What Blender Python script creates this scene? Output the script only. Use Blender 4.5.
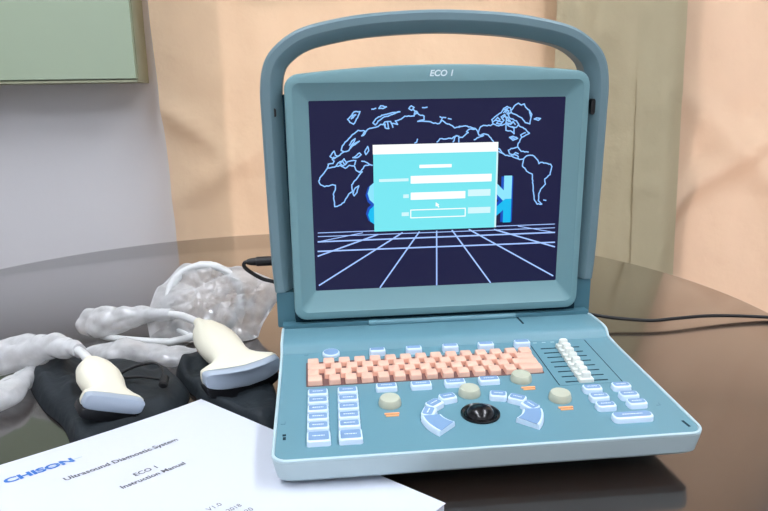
import bpy, bmesh, math, random
from mathutils import Vector, Matrix, noise
for o in list(bpy.data.objects): bpy.data.objects.remove(o, do_unlink=True)
SC = bpy.context.scene; COL = SC.collection
R = math.radians; PI = math.pi
T = 0.75                       # height of the table top; all "table space" points are measured from it

# ---------------------------------------------------------------- camera
CAM_C = Vector((-0.12346, -0.44243, 0.27886)); CAM_R = Vector((0.994175, -0.106440, -0.016927))
CAM_U = Vector((0.040080, 0.219332, 0.974827)); CAM_F = Vector((0.100048, 0.969827, -0.222321)); FPX = 692.585
cam = bpy.data.cameras.new('camera'); cam_o = bpy.data.objects.new('camera', cam); COL.objects.link(cam_o)
cam.sensor_width = 36; cam.lens = 36 * FPX / 768; cam.clip_start = 0.01; cam.clip_end = 60
m = Matrix((CAM_R, CAM_U, -CAM_F)).transposed().to_4x4(); m.translation = CAM_C + Vector((0, 0, T))
cam_o.matrix_world = m; SC.camera = cam_o

# ---------------------------------------------------------------- sky, exposure
W = bpy.data.worlds.new('sky'); SC.world = W; W.use_nodes = True
W.node_tree.nodes['Background'].inputs[0].default_value = (1.0, 0.93, 0.84, 1)
W.node_tree.nodes['Background'].inputs[1].default_value = 2.2
SC.view_settings.view_transform = 'Standard'; SC.view_settings.look = 'None'
SC.view_settings.exposure = 0.0; SC.view_settings.gamma = 1.0
LAMP_STRENGTH = 20.5

# low sun behind the house wall, coming in through the windows onto the back of the curtains
sun = bpy.data.lights.new('sun', 'SUN'); sun.energy = 2.0; sun.angle = R(3); sun.color = (1, .86, .78)
sun_o = bpy.data.objects.new('sun', sun); COL.objects.link(sun_o); sun_o.rotation_euler = (R(-58), 0, R(12)); sun_o.location = (0, 4, 4)

def ray(px, py): return CAM_F + CAM_R * ((px - 384) / FPX) - CAM_U * ((py - 255.5) / FPX)
def onplane(px, py, p0, n):
    d = ray(px, py); return CAM_C + d * ((Vector(p0) - CAM_C).dot(n) / d.dot(n))
def at(px, py, z=0.0): return onplane(px, py, (0, 0, z), Vector((0, 0, 1)))
def aty(px, py, y): return onplane(px, py, (0, y, 0), Vector((0, 1, 0)))

# ---------------------------------------------------------------- materials
def lin(h):
    h = h.lstrip('#'); c = [int(h[i:i + 2], 16) / 255 for i in (0, 2, 4)]
    return tuple(((v + .055) / 1.055) ** 2.4 if v > .04045 else v / 12.92 for v in c) + (1,)
def mat(name, hexc, rough=.5, spec=.5, coat=0, metal=0, var=0, vscale=8, bump=0, bscale=200, emit=None, estr=1):
    mt = bpy.data.materials.new(name); mt.use_nodes = True; nt = mt.node_tree; b = nt.nodes['Principled BSDF']
    c = lin(hexc); b.inputs['Base Color'].default_value = c; b.inputs['Roughness'].default_value = rough
    b.inputs['Specular IOR Level'].default_value = spec; b.inputs['Coat Weight'].default_value = coat; b.inputs['Coat Roughness'].default_value = .1
    b.inputs['Metallic'].default_value = metal
    tc = nt.nodes.new('ShaderNodeTexCoord')
    if var:
        n = nt.nodes.new('ShaderNodeTexNoise'); n.inputs['Scale'].default_value = vscale; n.inputs['Detail'].default_value = 5
        nt.links.new(tc.outputs['Object'], n.inputs['Vector'])
        r = nt.nodes.new('ShaderNodeMix'); r.data_type = 'RGBA'
        r.inputs[6].default_value = tuple(max(0, v * (1 - var)) for v in c[:3]) + (1,); r.inputs[7].default_value = tuple(min(1, v * (1 + var)) for v in c[:3]) + (1,)
        nt.links.new(n.outputs['Fac'], r.inputs[0]); nt.links.new(r.outputs[2], b.inputs['Base Color'])
    if bump:
        n2 = nt.nodes.new('ShaderNodeTexNoise'); n2.inputs['Scale'].default_value = bscale; n2.inputs['Detail'].default_value = 4
        nt.links.new(tc.outputs['Object'], n2.inputs['Vector'])
        bp = nt.nodes.new('ShaderNodeBump'); bp.inputs['Strength'].default_value = bump; bp.inputs['Distance'].default_value = .002
        nt.links.new(n2.outputs['Fac'], bp.inputs['Height']); nt.links.new(bp.outputs['Normal'], b.inputs['Normal'])
    if emit:
        b.inputs['Emission Color'].default_value = lin(emit); b.inputs['Emission Strength'].default_value = estr
    return mt
def glow(name, hexc, s=1.0):
    mt = bpy.data.materials.new(name); mt.use_nodes = True; nt = mt.node_tree; b = nt.nodes['Principled BSDF']
    b.inputs['Base Color'].default_value = (0.005, 0.005, 0.01, 1); b.inputs['Roughness'].default_value = .35; b.inputs['Specular IOR Level'].default_value = .25
    b.inputs['Emission Color'].default_value = lin(hexc); b.inputs['Emission Strength'].default_value = s
    return mt
def curtain_mat(name, hexc, transl, hext):
    mt = bpy.data.materials.new(name); mt.use_nodes = True; nt = mt.node_tree; nt.nodes.clear()
    out = nt.nodes.new('ShaderNodeOutputMaterial'); mx = nt.nodes.new('ShaderNodeMixShader'); d = nt.nodes.new('ShaderNodeBsdfDiffuse'); t = nt.nodes.new('ShaderNodeBsdfTranslucent')
    tc = nt.nodes.new('ShaderNodeTexCoord'); n = nt.nodes.new('ShaderNodeTexNoise'); n.inputs['Scale'].default_value = 7; n.inputs['Detail'].default_value = 8
    nt.links.new(tc.outputs['Object'], n.inputs['Vector'])
    r = nt.nodes.new('ShaderNodeMix'); r.data_type = 'RGBA'; c = lin(hexc)
    r.inputs[6].default_value = tuple(v * .9 for v in c[:3]) + (1,); r.inputs[7].default_value = tuple(min(1, v * 1.08) for v in c[:3]) + (1,)
    nt.links.new(n.outputs['Fac'], r.inputs[0]); nt.links.new(r.outputs[2], d.inputs['Color']); t.inputs['Color'].default_value = lin(hext)
    n2 = nt.nodes.new('ShaderNodeTexNoise'); n2.inputs['Scale'].default_value = 9; n2.inputs['Detail'].default_value = 7
    nt.links.new(tc.outputs['Object'], n2.inputs['Vector'])
    bp = nt.nodes.new('ShaderNodeBump'); bp.inputs['Strength'].default_value = .9; bp.inputs['Distance'].default_value = .014
    nt.links.new(n2.outputs['Fac'], bp.inputs['Height']); nt.links.new(bp.outputs['Normal'], d.inputs['Normal'])
    mx.inputs[0].default_value = transl
    nt.links.new(d.outputs[0], mx.inputs[1]); nt.links.new(t.outputs[0], mx.inputs[2]); nt.links.new(mx.outputs[0], out.inputs[0])
    return mt
def film_mat(name, opac):
    mt = bpy.data.materials.new(name); mt.use_nodes = True; nt = mt.node_tree; nt.nodes.clear()
    N = nt.nodes.new; out = N('ShaderNodeOutputMaterial'); tr = N('ShaderNodeBsdfTransparent'); d = N('ShaderNodeBsdfDiffuse'); tl = N('ShaderNodeBsdfTranslucent'); g = N('ShaderNodeBsdfGlossy')
    tr.inputs[0].default_value = (.97, .97, .98, 1); d.inputs[0].default_value = (.95, .96, .97, 1); tl.inputs[0].default_value = (.95, .96, .97, 1); g.inputs[0].default_value = (1, 1, 1, 1); g.inputs['Roughness'].default_value = .1
    tc = N('ShaderNodeTexCoord'); v = N('ShaderNodeTexVoronoi'); v.inputs['Scale'].default_value = 38; v.feature = 'SMOOTH_F1'; n = N('ShaderNodeTexNoise'); n.inputs['Scale'].default_value = 60; n.inputs['Detail'].default_value = 5
    nt.links.new(tc.outputs['Object'], v.inputs['Vector']); nt.links.new(tc.outputs['Object'], n.inputs['Vector'])
    ad = N('ShaderNodeMath'); ad.operation = 'ADD'; nt.links.new(v.outputs['Distance'], ad.inputs[0]); nt.links.new(n.outputs['Fac'], ad.inputs[1])
    bp = N('ShaderNodeBump'); bp.inputs['Strength'].default_value = .3; bp.inputs['Distance'].default_value = .005; nt.links.new(ad.outputs[0], bp.inputs['Height'])
    for s in (d, g): nt.links.new(bp.outputs[0], s.inputs['Normal'])
    m1 = N('ShaderNodeMixShader'); m1.inputs[0].default_value = .45; nt.links.new(d.outputs[0], m1.inputs[1]); nt.links.new(tl.outputs[0], m1.inputs[2])
    mr = N('ShaderNodeMapRange'); mr.inputs[1].default_value = .3; mr.inputs[2].default_value = .7; mr.inputs[3].default_value = opac * .75; mr.inputs[4].default_value = min(1, opac * 1.25)
    nt.links.new(n.outputs['Fac'], mr.inputs[0])
    m2 = N('ShaderNodeMixShader'); nt.links.new(mr.outputs[0], m2.inputs[0]); nt.links.new(tr.outputs[0], m2.inputs[1]); nt.links.new(m1.outputs[0], m2.inputs[2])
    lw = N('ShaderNodeLayerWeight'); lw.inputs[0].default_value = .35; nt.links.new(bp.outputs[0], lw.inputs['Normal'])
    mu = N('ShaderNodeMath'); mu.operation = 'MULTIPLY_ADD'; mu.inputs[1].default_value = .75; nt.links.new(lw.outputs['Facing'], mu.inputs[0]); nt.links.new(mr.outputs[0], mu.inputs[2]); mu.use_clamp = True; nt.links.new(mu.outputs[0], m2.inputs[0])
    fr = N('ShaderNodeFresnel'); fr.inputs[0].default_value = 1.45; nt.links.new(bp.outputs[0], fr.inputs['Normal'])
    m3 = N('ShaderNodeMixShader'); nt.links.new(fr.outputs[0], m3.inputs[0]); nt.links.new(m2.outputs[0], m3.inputs[1]); nt.links.new(g.outputs[0], m3.inputs[2]); nt.links.new(m3.outputs[0], out.inputs[0])
    return mt
def glass_mat(name):
    mt = bpy.data.materials.new(name); mt.use_nodes = True; nt = mt.node_tree; nt.nodes.clear(); N = nt.nodes.new
    out = N('ShaderNodeOutputMaterial'); tr = N('ShaderNodeBsdfTransparent'); g = N('ShaderNodeBsdfGlossy'); g.inputs['Roughness'].default_value = .02; mx = N('ShaderNodeMixShader'); fr = N('ShaderNodeFresnel')
    nt.links.new(fr.outputs[0], mx.inputs[0]); nt.links.new(tr.outputs[0], mx.inputs[1]); nt.links.new(g.outputs[0], mx.inputs[2]); nt.links.new(mx.outputs[0], out.inputs[0]); return mt

M = dict(
    wall=mat('wall_paint', '#d6d6d9', .85, .2, var=.03, vscale=3, bump=.1, bscale=60), ceil=mat('ceiling_paint', '#dcdcdc', .9, .1, var=.02), floor=mat('floor_tile', '#8a7f74', .5, .3, var=.15),
    frame=mat('window_frame', '#d8d6d0', .5), glass=glass_mat('window_glass'),
    cab=mat('cabinet_green', '#a9b9a0', .45, .4, var=.03, vscale=5), cab_edge=mat('cabinet_edge', '#a0a48a', .5, .3),
    table=mat('table_dark_veneer', '#21150f', .2, .5, coat=1.0, var=.25, vscale=14, bump=.03, bscale=40), table_leg=mat('table_leg', '#1c1411', .4),
    deck=mat('deck_plastic', '#66929f', .42, .45, bump=.05, bscale=1500), lip=mat('housing_plastic', '#b2c4c8', .45, .4, bump=.05, bscale=1500), rim=mat('rim_plastic', '#b9d0d6', .4),
    shell=mat('lid_plastic', '#759ca2', .42, .45, bump=.05, bscale=1500), shell2=mat('handle_plastic', '#6e8890', .45, .4, bump=.05, bscale=1500), hinge=mat('hinge_plastic', '#4a7684', .45, .4), seam=mat('seam_dark', '#12303c', .7, .2),
    key=mat('key_translucent_white_glow', '#d6e6f6', .35, .5, emit='#a9cbff', estr=.06), keytop=mat('key_top_blue', '#7f9fc4', .4, .5), legend=mat('key_legend', '#e6f0fb', .5),  # key bodies brightened by a faint blue emission of their own
    okey=mat('key_salmon', '#f3c2ab', .5, .3, var=.04, vscale=40), omat=mat('keypad_mat', '#7a5c58', .7, .2),
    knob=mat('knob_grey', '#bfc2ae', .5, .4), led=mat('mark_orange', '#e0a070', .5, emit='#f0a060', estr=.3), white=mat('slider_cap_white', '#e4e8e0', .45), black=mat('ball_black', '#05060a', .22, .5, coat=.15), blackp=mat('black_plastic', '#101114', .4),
    ivory=mat('probe_ivory', '#e6e3d0', .42, .4), lens=mat('lens_blue_grey', '#a4b0be', .4, .5), cable=mat('cable_white', '#dcdedd', .45, .4), 
    paper=mat('paper_white', '#d2d7e2', .7, .2), ink=mat('ink_grey', '#54565e', .7), inkb=mat('ink_blue', '#2f6fc0', .6), inkl=mat('ink_light', '#8fb0da', .6),
    pouch=mat('pouch_black', '#20272c', .7, .35, var=.3, vscale=25, bump=.5, bscale=120), cord=mat('cord_black', '#0d0e10', .5), film=film_mat('plastic_film', .4), film2=film_mat('plastic_film_dense', .5),
    c1=curtain_mat('curtain_daylight_peach', '#dcc6a6', .4, '#f2d2ba'), c2=curtain_mat('curtain_beige', '#cabf9f', .2, '#d8c8a8'), c3=curtain_mat('curtain_daylight_rose', '#dac5aa', .36, '#f2cfba'),  # window light through the cloth is put into the peach and rose tints
    letter=mat('lettering_pale', '#dcecf0', .5), s_bg=glow('screen_navy', '#1a1b46', .75), s_line=glow('screen_line', '#8fc4ff', 1.1), s_grid=glow('screen_grid', '#a3c4ff', 1.1), s_cyan=glow('screen_cyan', '#78e8f2', 1.0), s_white=glow('screen_white', '#ffffff', 1.05), s_lt=glow('screen_pale', '#d4f8fd', 1), s_l1=glow('screen_letter', '#8ee6ff', 1.0), s_l2=glow('screen_letter_mirror', '#0fbef2', 1), s_halo=glow('screen_halo', '#0f4fc0', 1),
    lamp=mat('lamp_diffuser', '#ffffff', .5, emit='#f1f6ff', estr=LAMP_STRENGTH), lampf=mat('lamp_frame', '#d0d0d0', .4),
)

M['table'].node_tree.nodes['Principled BSDF'].inputs['Coat IOR'].default_value = 1.85
# ---------------------------------------------------------------- object helpers
POS = {}
def link(o): COL.objects.link(o); return o
def thing(name, label, cat, loc=(0, 0, 0), group=None):
    o = link(bpy.data.objects.new(name, None)); o.empty_display_size = .05; o.location = Vector(loc) + Vector((0, 0, T)); POS[o] = Vector(loc)
    o['label'] = label; o['category'] = cat
    if group: o['group'] = group
    return o
def mesh(bm, smooth=None):
    bmesh.ops.recalc_face_normals(bm, faces=bm.faces[:])
    me = bpy.data.meshes.new('m'); bm.to_mesh(me); bm.free()
    if smooth is not None:
        me.polygons.foreach_set('use_smooth', [True] * len(me.polygons))
        if smooth < 180: me.set_sharp_from_angle(angle=R(smooth))
    return me
def part(name, me, m_, parent, loc=(0, 0, 0), tilt=None, yaw=0, label=None):
    if isinstance(me, bmesh.types.BMesh): me = mesh(me, 35)
    o = link(bpy.data.objects.new(name, me)); me.name = name
    if not me.materials: me.materials.append(m_)
    o.parent = parent; p = Vector(loc); POS[o] = p; o.location = p - POS[parent]
    if tilt is not None: o.rotation_mode = 'ZYX'; o.rotation_euler = (tilt, 0, yaw)
    if label: o['label'] = label
    return o
def solo(name, me, m_, label=None, cat=None, group=None, kind=None, smooth=35):
    if isinstance(me, bmesh.types.BMesh): me = mesh(me, smooth)
    zs = [v.co for v in me.vertices]; c = sum(zs, Vector()) / len(zs); c.z = min(v.z for v in zs)
    me.transform(Matrix.Translation(-c)); me.materials.append(m_); me.name = name
    o = link(bpy.data.objects.new(name, me)); o.location = c + Vector((0, 0, T)); POS[o] = c
    if label: o['label'] = label
    if cat: o['category'] = cat
    if group: o['group'] = group
    if kind: o['kind'] = kind
    return o
def box(bm, x0, x1, y0, y1, z0, z1):
    v = [bm.verts.new(p) for p in ((x0, y0, z0), (x1, y0, z0), (x1, y1, z0), (x0, y1, z0), (x0, y0, z1), (x1, y0, z1), (x1, y1, z1), (x0, y1, z1))]
    for f in ((3, 2, 1, 0), (4, 5, 6, 7), (0, 1, 5, 4), (1, 2, 6, 5), (2, 3, 7, 6), (3, 0, 4, 7)): bm.faces.new([v[i] for i in f])
def boxes(*bs):
    bm = bmesh.new()
    for b in bs: box(bm, *b)
    return bm
def loft(bm, loops, cap0=True, cap1=True, closed=True):
    vs = [[bm.verts.new(p) for p in L] for L in loops]; n = len(vs[0])
    for a, b in zip(vs, vs[1:]):
        for i in range(n if closed else n - 1): bm.faces.new((a[i], a[(i + 1) % n], b[(i + 1) % n], b[i]))
    if cap0: bm.faces.new(vs[0][::-1])
    if cap1: bm.faces.new(vs[-1])
    return vs
def rrect(x0, x1, y0, y1, r, nc=4, ne=1):
    P = []
    for cx, cy, a in ((x1 - r, y0 + r, -90), (x1 - r, y1 - r, 0), (x0 + r, y1 - r, 90), (x0 + r, y0 + r, 180)):
        A = [(cx + r * math.cos(R(a + 90 * k / nc)), cy + r * math.sin(R(a + 90 * k / nc))) for k in range(nc + 1)]
        if P and ne > 1:
            p = P[-1]; P += [(p[0] + (A[0][0] - p[0]) * k / ne, p[1] + (A[0][1] - p[1]) * k / ne) for k in range(1, ne)]
        P += A
    if ne > 1:
        p, q = P[-1], P[0]; P += [(p[0] + (q[0] - p[0]) * k / ne, p[1] + (q[1] - p[1]) * k / ne) for k in range(1, ne)]
    return P
def smoothpath(pts, n=8):
    P = [Vector(p) for p in pts]; out = []
    for i in range(len(P) - 1):
        p0, p1, p2, p3 = P[max(i - 1, 0)], P[i], P[i + 1], P[min(i + 2, len(P) - 1)]
        for k in range(n):
            t = k / n; out.append(.5 * ((2 * p1) + (p2 - p0) * t + (2 * p0 - 5 * p1 + 4 * p2 - p3) * t * t + (3 * p1 - p0 - 3 * p2 + p3) * t ** 3))
    return out + [P[-1]]
def tube(bm, P, rad, n=10, fn=None, up0=Vector((0, 0, 1))):
    P = [Vector(p) for p in P]; L = []; up = up0
    for i, p in enumerate(P):
        t = (P[min(i + 1, len(P) - 1)] - P[max(i - 1, 0)]).normalized()
        s = t.cross(up); s = s.normalized() if s.length > 1e-4 else t.orthogonal().normalized(); up = s.cross(t).normalized()
        r = rad[i] if isinstance(rad, (list, tuple)) else rad
        rx, rz = r if isinstance(r, tuple) else (r, r)
        ring = []
        for k in range(n):
            a = 2 * PI * k / n; q = p + s * (rx * math.cos(a)) + up * (rz * math.sin(a))
            ring.append(fn(q, p, i / (len(P) - 1)) if fn else q)
        L.append(ring)
    loft(bm, L); return bm
def lathe(bm, prof, n=32, c=(0, 0, 0), cap0=True, cap1=True):
    return loft(bm, [[(c[0] + r * math.cos(2 * PI * k / n), c[1] + r * math.sin(2 * PI * k / n), c[2] + z) for k in range(n)] for r, z in prof], cap0, cap1)
def text_me(body, width, offset=0.0, shear=0.0, height=None):
    cu = bpy.data.curves.new('t', 'FONT'); cu.body = body; cu.size = 1; cu.offset = offset; cu.shear = shear; cu.resolution_u = 3
    o = link(bpy.data.objects.new('t', cu)); dg = bpy.context.evaluated_depsgraph_get(); me = bpy.data.meshes.new_from_object(o.evaluated_get(dg))
    bpy.data.objects.remove(o); bpy.data.curves.remove(cu)
    xs = [v.co.x for v in me.vertices]; ys = [v.co.y for v in me.vertices]; s = width / (max(xs) - min(xs)); sy = s if not height else height / (max(ys) - min(ys)); x0 = min(xs)
    for v in me.vertices: v.co = ((v.co.x - x0) * s, v.co.y * sy, 0)
    return me
def strip(bm, pts, w, to3):
    "a thin flat line of width w along 2-D points, mapped into space by to3"
    for a, b in zip(pts, pts[1:]):
        a = Vector(a); b = Vector(b); d = b - a
        if d.length < 1e-6: continue
        d.normalize(); n = Vector((-d.y, d.x)) * w / 2; e = d * w * .35
        bm.faces.new([bm.verts.new(to3(p)) for p in (a - e - n, b + e - n, b + e + n, a - e + n)])

MAP = [[(-873,1673),(-844,1700),(-810,1742),(-755,1743),(-778,1687),(-818,1628),(-851,1645),(-873,1673)],[(-839,1678),(-794,1715),(-822,1710),(-839,1678)],[(-644,1763),(-605,1771)],[(-577,1768),(-560,1792),(-505,1782),(-538,1767),(-577,1768)],[(-478,1720),(-550,1705),(-607,1673),(-635,1636),(-613,1617),(-585,1651),(-540,1683),(-377,1734),(-478,1720)],[(-941,1384),(-929,1428),(-889,1471),(-832,1530),(-775,1570),(-709,1560),(-743,1517),(-726,1522),(-686,1576),(-641,1589),(-585,1602),(-563,1620),(-518,1622),(-518,1589)],[(-941,1384),(-914,1372),(-869,1382),(-851,1420),(-812,1447),(-766,1468),(-789,1452),(-823,1431),(-852,1404)],[(-862,1432),(-833,1475),(-805,1493),(-817,1464),(-845,1431)],[(-1049,1331),(-1008,1380),(-998,1341),(-973,1331),(-1011,1308),(-1049,1331)],[(-973,1331),(-942,1356),(-914,1372)],[(-718,1367),(-689,1416),(-679,1377),(-707,1339),(-718,1367)],[(-832,1314),(-769,1357),(-752,1340),(-792,1313),(-832,1314)],[(-1075,1225),(-1110,1175),(-1151,1131),(-1163,1098),(-1148,1063),(-1109,1043),(-1035,1060),(-1007,1053),(-1009,1008),(-1029,968),(-1023,905),(-1019,845),(-974,857),(-927,884),(-880,964),(-845,985),(-849,1054),(-797,1115),(-745,1176),(-773,1171),(-801,1189),(-822,1235),(-867,1242),(-907,1215),(-957,1244),(-1008,1229),(-1075,1223)],[(-1075,1225),(-1068,1258),(-1023,1263),(-1011,1285),(-1028,1302),(-1010,1324)],[(-1008,1229),(-973,1267),(-939,1283),(-906,1248),(-883,1276),(-866,1281),(-804,1285),(-816,1246)],[(-956,1261),(-916,1305),(-895,1259),(-929,1238),(-956,1261)],[(-801,1189),(-761,1177),(-715,1237),(-670,1242),(-703,1265),(-748,1278)],[(-670,1242),(-647,1236)],[(-840,968),(-822,1013),(-781,1041),(-800,978),(-829,945),(-840,968)],[(-534,1625),(-518,1587),(-484,1580),(-495,1646),(-523,1642),(-534,1625)],[(-495,1646),(-467,1646),(-445,1591),(-461,1629),(-400,1617),(-422,1650),(-366,1666),(-332,1692),(-242,1693)],[(-242,1693),(-231,1734),(-197,1706),(-146,1689),(-146,1656),(-208,1641),(-118,1639),(-84,1635),(-55,1621),(1,1618),(24,1647),(64,1618),(110,1601),(150,1572),(201,1588)],[(-292,1762),(-270,1787),(-242,1772),(-264,1746),(-292,1762)],[(-248,1751),(-208,1723),(-231,1710)],[(-163,1769),(-118,1772)],[(6,1680),(29,1669),(13,1636)],[(35,1674),(63,1671)],[(86,1662),(115,1656)],[(-236,1438),(-217,1447),(-210,1475)],[(-20,1442),(8,1473),(123,1473),(168,1500),(186,1494)],[(191,1577),(254,1590),(352,1562),(375,1534),(388,1500),(434,1494),(343,1456)],[(124,1470),(158,1494),(192,1493),(193,1437)],[(136,1439),(158,1489)],[(192,1477),(227,1481),(284,1525),(266,1534),(294,1558),(352,1557)],[(381,1523),(403,1578),(432,1591),(501,1587),(524,1603)],[(417,1505),(434,1510),(480,1498),(517,1452),(534,1435)],[(524,1603),(511,1643),(556,1680),(601,1707),(623,1746),(657,1764),(692,1750),(699,1711),(671,1689),(684,1656),(754,1627),(779,1592),(757,1565),(698,1572),(651,1601),(582,1583),(524,1603)],[(529,1626),(568,1664),(592,1641),(558,1608),(605,1602),(632,1635),(602,1668),(636,1690),(655,1651),(651,1612),(698,1594),(720,1622),(744,1593)],[(624,1707),(647,1729),(676,1722),(659,1695),(694,1706)],[(615,1652),(631,1673),(666,1662),(685,1622),(661,1634)],[(546,1636),(581,1630),(616,1618)],[(629,1734),(663,1745),(647,1706)],[(684,1639),(709,1605),(674,1595)],[(652,1584),(653,1539),(700,1533),(736,1504),(734,1554),(698,1572)],[(691,1471),(725,1481),(773,1458),(727,1442),(691,1471)],[(702,1465),(761,1452)],[(586,1366),(638,1313)],[(705,1733),(738,1777),(766,1793),(795,1775),(824,1786),(837,1758),(879,1724),(904,1685),(894,1640),(888,1596),(843,1608),(806,1653),(741,1688),(700,1705)],[(879,1713),(893,1668),(899,1674)],[(929,1640),(952,1650),(993,1644),(971,1628),(929,1640)],[(780,1581),(834,1552),(889,1506),(814,1468),(801,1491),(847,1512)],[(808,1463),(781,1412),(777,1378),(814,1332),(885,1324)],[(777,1378),(713,1363),(684,1346),(697,1312),(739,1299),(755,1322),(785,1310)],[(590,1339),(656,1298),(715,1291),(799,1254),(840,1259),(869,1287),(928,1291),(983,1243),(997,1208),(1014,1220),(1116,1199),(1130,1176),(1116,1095),(1064,1055),(1073,1002),(1027,951),(1011,910),(1009,839),(1047,802),(998,803),(966,852),(957,911),(934,1106),(887,1130),(831,1190),(841,1253)],[(715,1291),(738,1307),(786,1283),(781,1260)],[(1063,843),(1087,838)]]
GRID = [((-1196,404),(1199,403)),((-1192,501),(1194,506)),((-1190,553),(1191,554)),((-1189,590),(1189,593)),((-1197,55),(-362,560)),((-588,-3),(-192,563)),((-12,-14),(-17,565)),((-1198,356),(-605,552)),((-1192,501),(-755,575)),((543,-8),(139,567)),((1200,47),(311,569)),((1202,355),(569,559)),((1194,505),(812,585))]

# ================================================================ the room
FZ = -T
WY = 1.25
def struct(name, me, m_, smooth=None): return solo(name, me if not isinstance(me, bmesh.types.BMesh) else mesh(me, smooth), m_, kind='structure')
struct('floor', boxes((-2.6, 2.6, -2.6, 1.45, FZ - .05, FZ)), M['floor'])
struct('ceiling', boxes((-2.6, 2.6, -2.6, 1.45, 1.95, 2.0)), M['ceil'])
w1 = (-.40, .415); w2 = (.73, 1.35); wz = (-.55, 1.35)
struct('wall_back', boxes((-2.5, w1[0], WY, WY + .2, FZ, 1.95), (w1[1], w2[0], WY, WY + .2, FZ, 1.95), (w2[1], 2.5, WY, WY + .2, FZ, 1.95),
       (w1[0], w1[1], WY, WY + .2, FZ, wz[0]), (w1[0], w1[1], WY, WY + .2, wz[1], 1.95), (w2[0], w2[1], WY, WY + .2, FZ, wz[0]), (w2[0], w2[1], WY, WY + .2, wz[1], 1.95)), M['wall'])
struct('wall_left', boxes((-2.6, -2.5, -2.5, WY, FZ, 1.95)), M['wall'])
struct('wall_right', boxes((2.5, 2.6, -2.5, WY, FZ, 1.95)), M['wall'])
struct('wall_front', boxes((-2.6, 2.6, -2.6, -2.5, FZ, 1.95)), M['wall'])
for i, (a, b) in enumerate((w1, w2)):
    f = struct('window_%d' % (i + 1), boxes((a, a + .04, WY + .1, WY + .15, wz[0], wz[1]), (b - .04, b, WY + .1, WY + .15, wz[0], wz[1]), (a + .04, b - .04, WY + .1, WY + .15, wz[0], wz[0] + .04),
               (a + .04, b - .04, WY + .1, WY + .15, wz[1] - .04, wz[1]), (a + .04, b - .04, WY + .1, WY + .15, .64, .68)), M['frame'])
    part('pane', boxes((a + .04, b - .04, WY + .122, WY + .128, wz[0] + .04, wz[1] - .04)), M['glass'], f)
for i, (lx, ly, lab) in enumerate(((-.75, -.1, 'long white ceiling lamp on the left above the table'), (.95, -.1, 'long white ceiling lamp on the right above the table'), (-.9, -1.6, 'unseen fill lamp added on the ceiling at the left behind the viewer'), (.9, -1.6, 'unseen fill lamp added on the ceiling at the right behind the viewer'))):  # rear pair are added fill lamps, out of view, to brighten the wall
    t = thing('ceiling_or_fill_lamp', lab, 'lamp', (lx, ly, 1.95))
    part('frame', boxes((lx - .17, lx + .17, ly - .62, ly + .62, 1.92, 1.95)), M['lampf'], t)
    part('diffuser', boxes((lx - .15, lx + .15, ly - .6, ly + .6, 1.905, 1.92)), M['lamp'], t)

# curtains
def curtain(name, label, x0, x1, y0, m_, fold, seed, zt=1.45, zb=-.68, edge=None, hem=None):
    nx, nz = 160, 120; bm = bmesh.new(); G = []
    for j in range(nz + 1):
        z = zb + (zt - zb) * j / nz; row = []
        for i in range(nx + 1):
            u = i / nx; xa, xb = (edge(z) if edge else (x0, x1)); x = xa + (xb - xa) * u
            y = y0 + fold(x, z) + .010 * noise.noise(Vector((x * 5, z * 3.2, seed))) + .007 * (1 - abs(noise.noise(Vector((x * 7 + z * 4, z * 6 - x * 2, seed + 3)))) * 2) * noise.noise(Vector((x * 2.5, z * 2.5, seed + 9))) + .0025 * noise.noise(Vector((x * 24, z * 20, seed + 5)))
            row.append(bm.verts.new((x, y, z)))
        G.append(row)
    for j in range(nz):
        for i in range(nx): bm.faces.new((G[j][i], G[j][i + 1], G[j + 1][i + 1], G[j + 1][i]))
    t = thing(name, label, 'curtain', ((x0 + x1) / 2, y0, zb))
    part('cloth', mesh(bm, 180), m_, t)
    bm = bmesh.new(); P = [(x0 - .02, y0, zt + .01), (x1 + .02, y0, zt + .01)]; tube(bm, P, .012, 12); part('rod', bm, M['lampf'], t)
    return t
def f1(x, z): return .014 * math.sin(x * 17 + 1.2 + .8 * z) + .008 * math.sin(x * 41 + 2 * z) * (0.5 + .5 * noise.noise(Vector((x * 3, z * 2, 7)))) - .025 * math.exp(-((z - .27 + .7 * (x + .45)) / .03) ** 2) * math.exp(-((x + .40) / .08) ** 2) - .022 * math.exp(-((z - .06 - .5 * (x + .45)) / .04) ** 2) * math.exp(-((x + .30) / .13) ** 2)
t = curtain('curtain', 'wide curtain behind the screen, peach with window light in its colour, hanging beside the white wall', -.455, .445, 1.15, M['c1'], f1, 1, edge=lambda z: (-.453 + .018 * max(0, min(1, (.45 - z) / .45)), .445))
def f2(x, z): return .01 * math.sin(x * 26 + .5 * z) + .006 * math.sin(x * 60 + z)
t2 = curtain('curtain', 'narrow beige curtain with a doubled hem, between the two lengths tinted for window light', .428, .745, 1.118, M['c2'], f2, 2, edge=lambda z: (.428, .745 - .03 * (z - .1)))
bm = bmesh.new(); G = []
for j in range(61):
    z = -.68 + 2.13 * j / 60
    xr = .745 - .03 * (z - .1); G.append([bm.verts.new((xr - .118 + .118 * i / 12, 1.1165 + f2(xr - .118 + .118 * i / 12, z) - .0012 - .0015 * math.sin(PI * i / 12), z)) for i in range(13)])
for j in range(60):
    for i in range(12): bm.faces.new((G[j][i], G[j][i + 1], G[j + 1][i + 1], G[j + 1][i]))
part('hem', mesh(bm, 180), M['c2'], t2)
def f3(x, z): return .018 * math.sin(x * 15 + 1.0 + .5 * z) - .030 * math.exp(-((z - .04 - .7 * (x - .8)) / .045) ** 2) - .02 * math.exp(-((z - .25 + .9 * (x - .8)) / .05) ** 2) + .008 * math.sin(x * 33 + 3 * z)
curtain('curtain', 'curtain at the far right, rosy with window light in its colour, with crumpled folds', .70, 1.4, 1.175, M['c3'], f3, 5)

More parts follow.
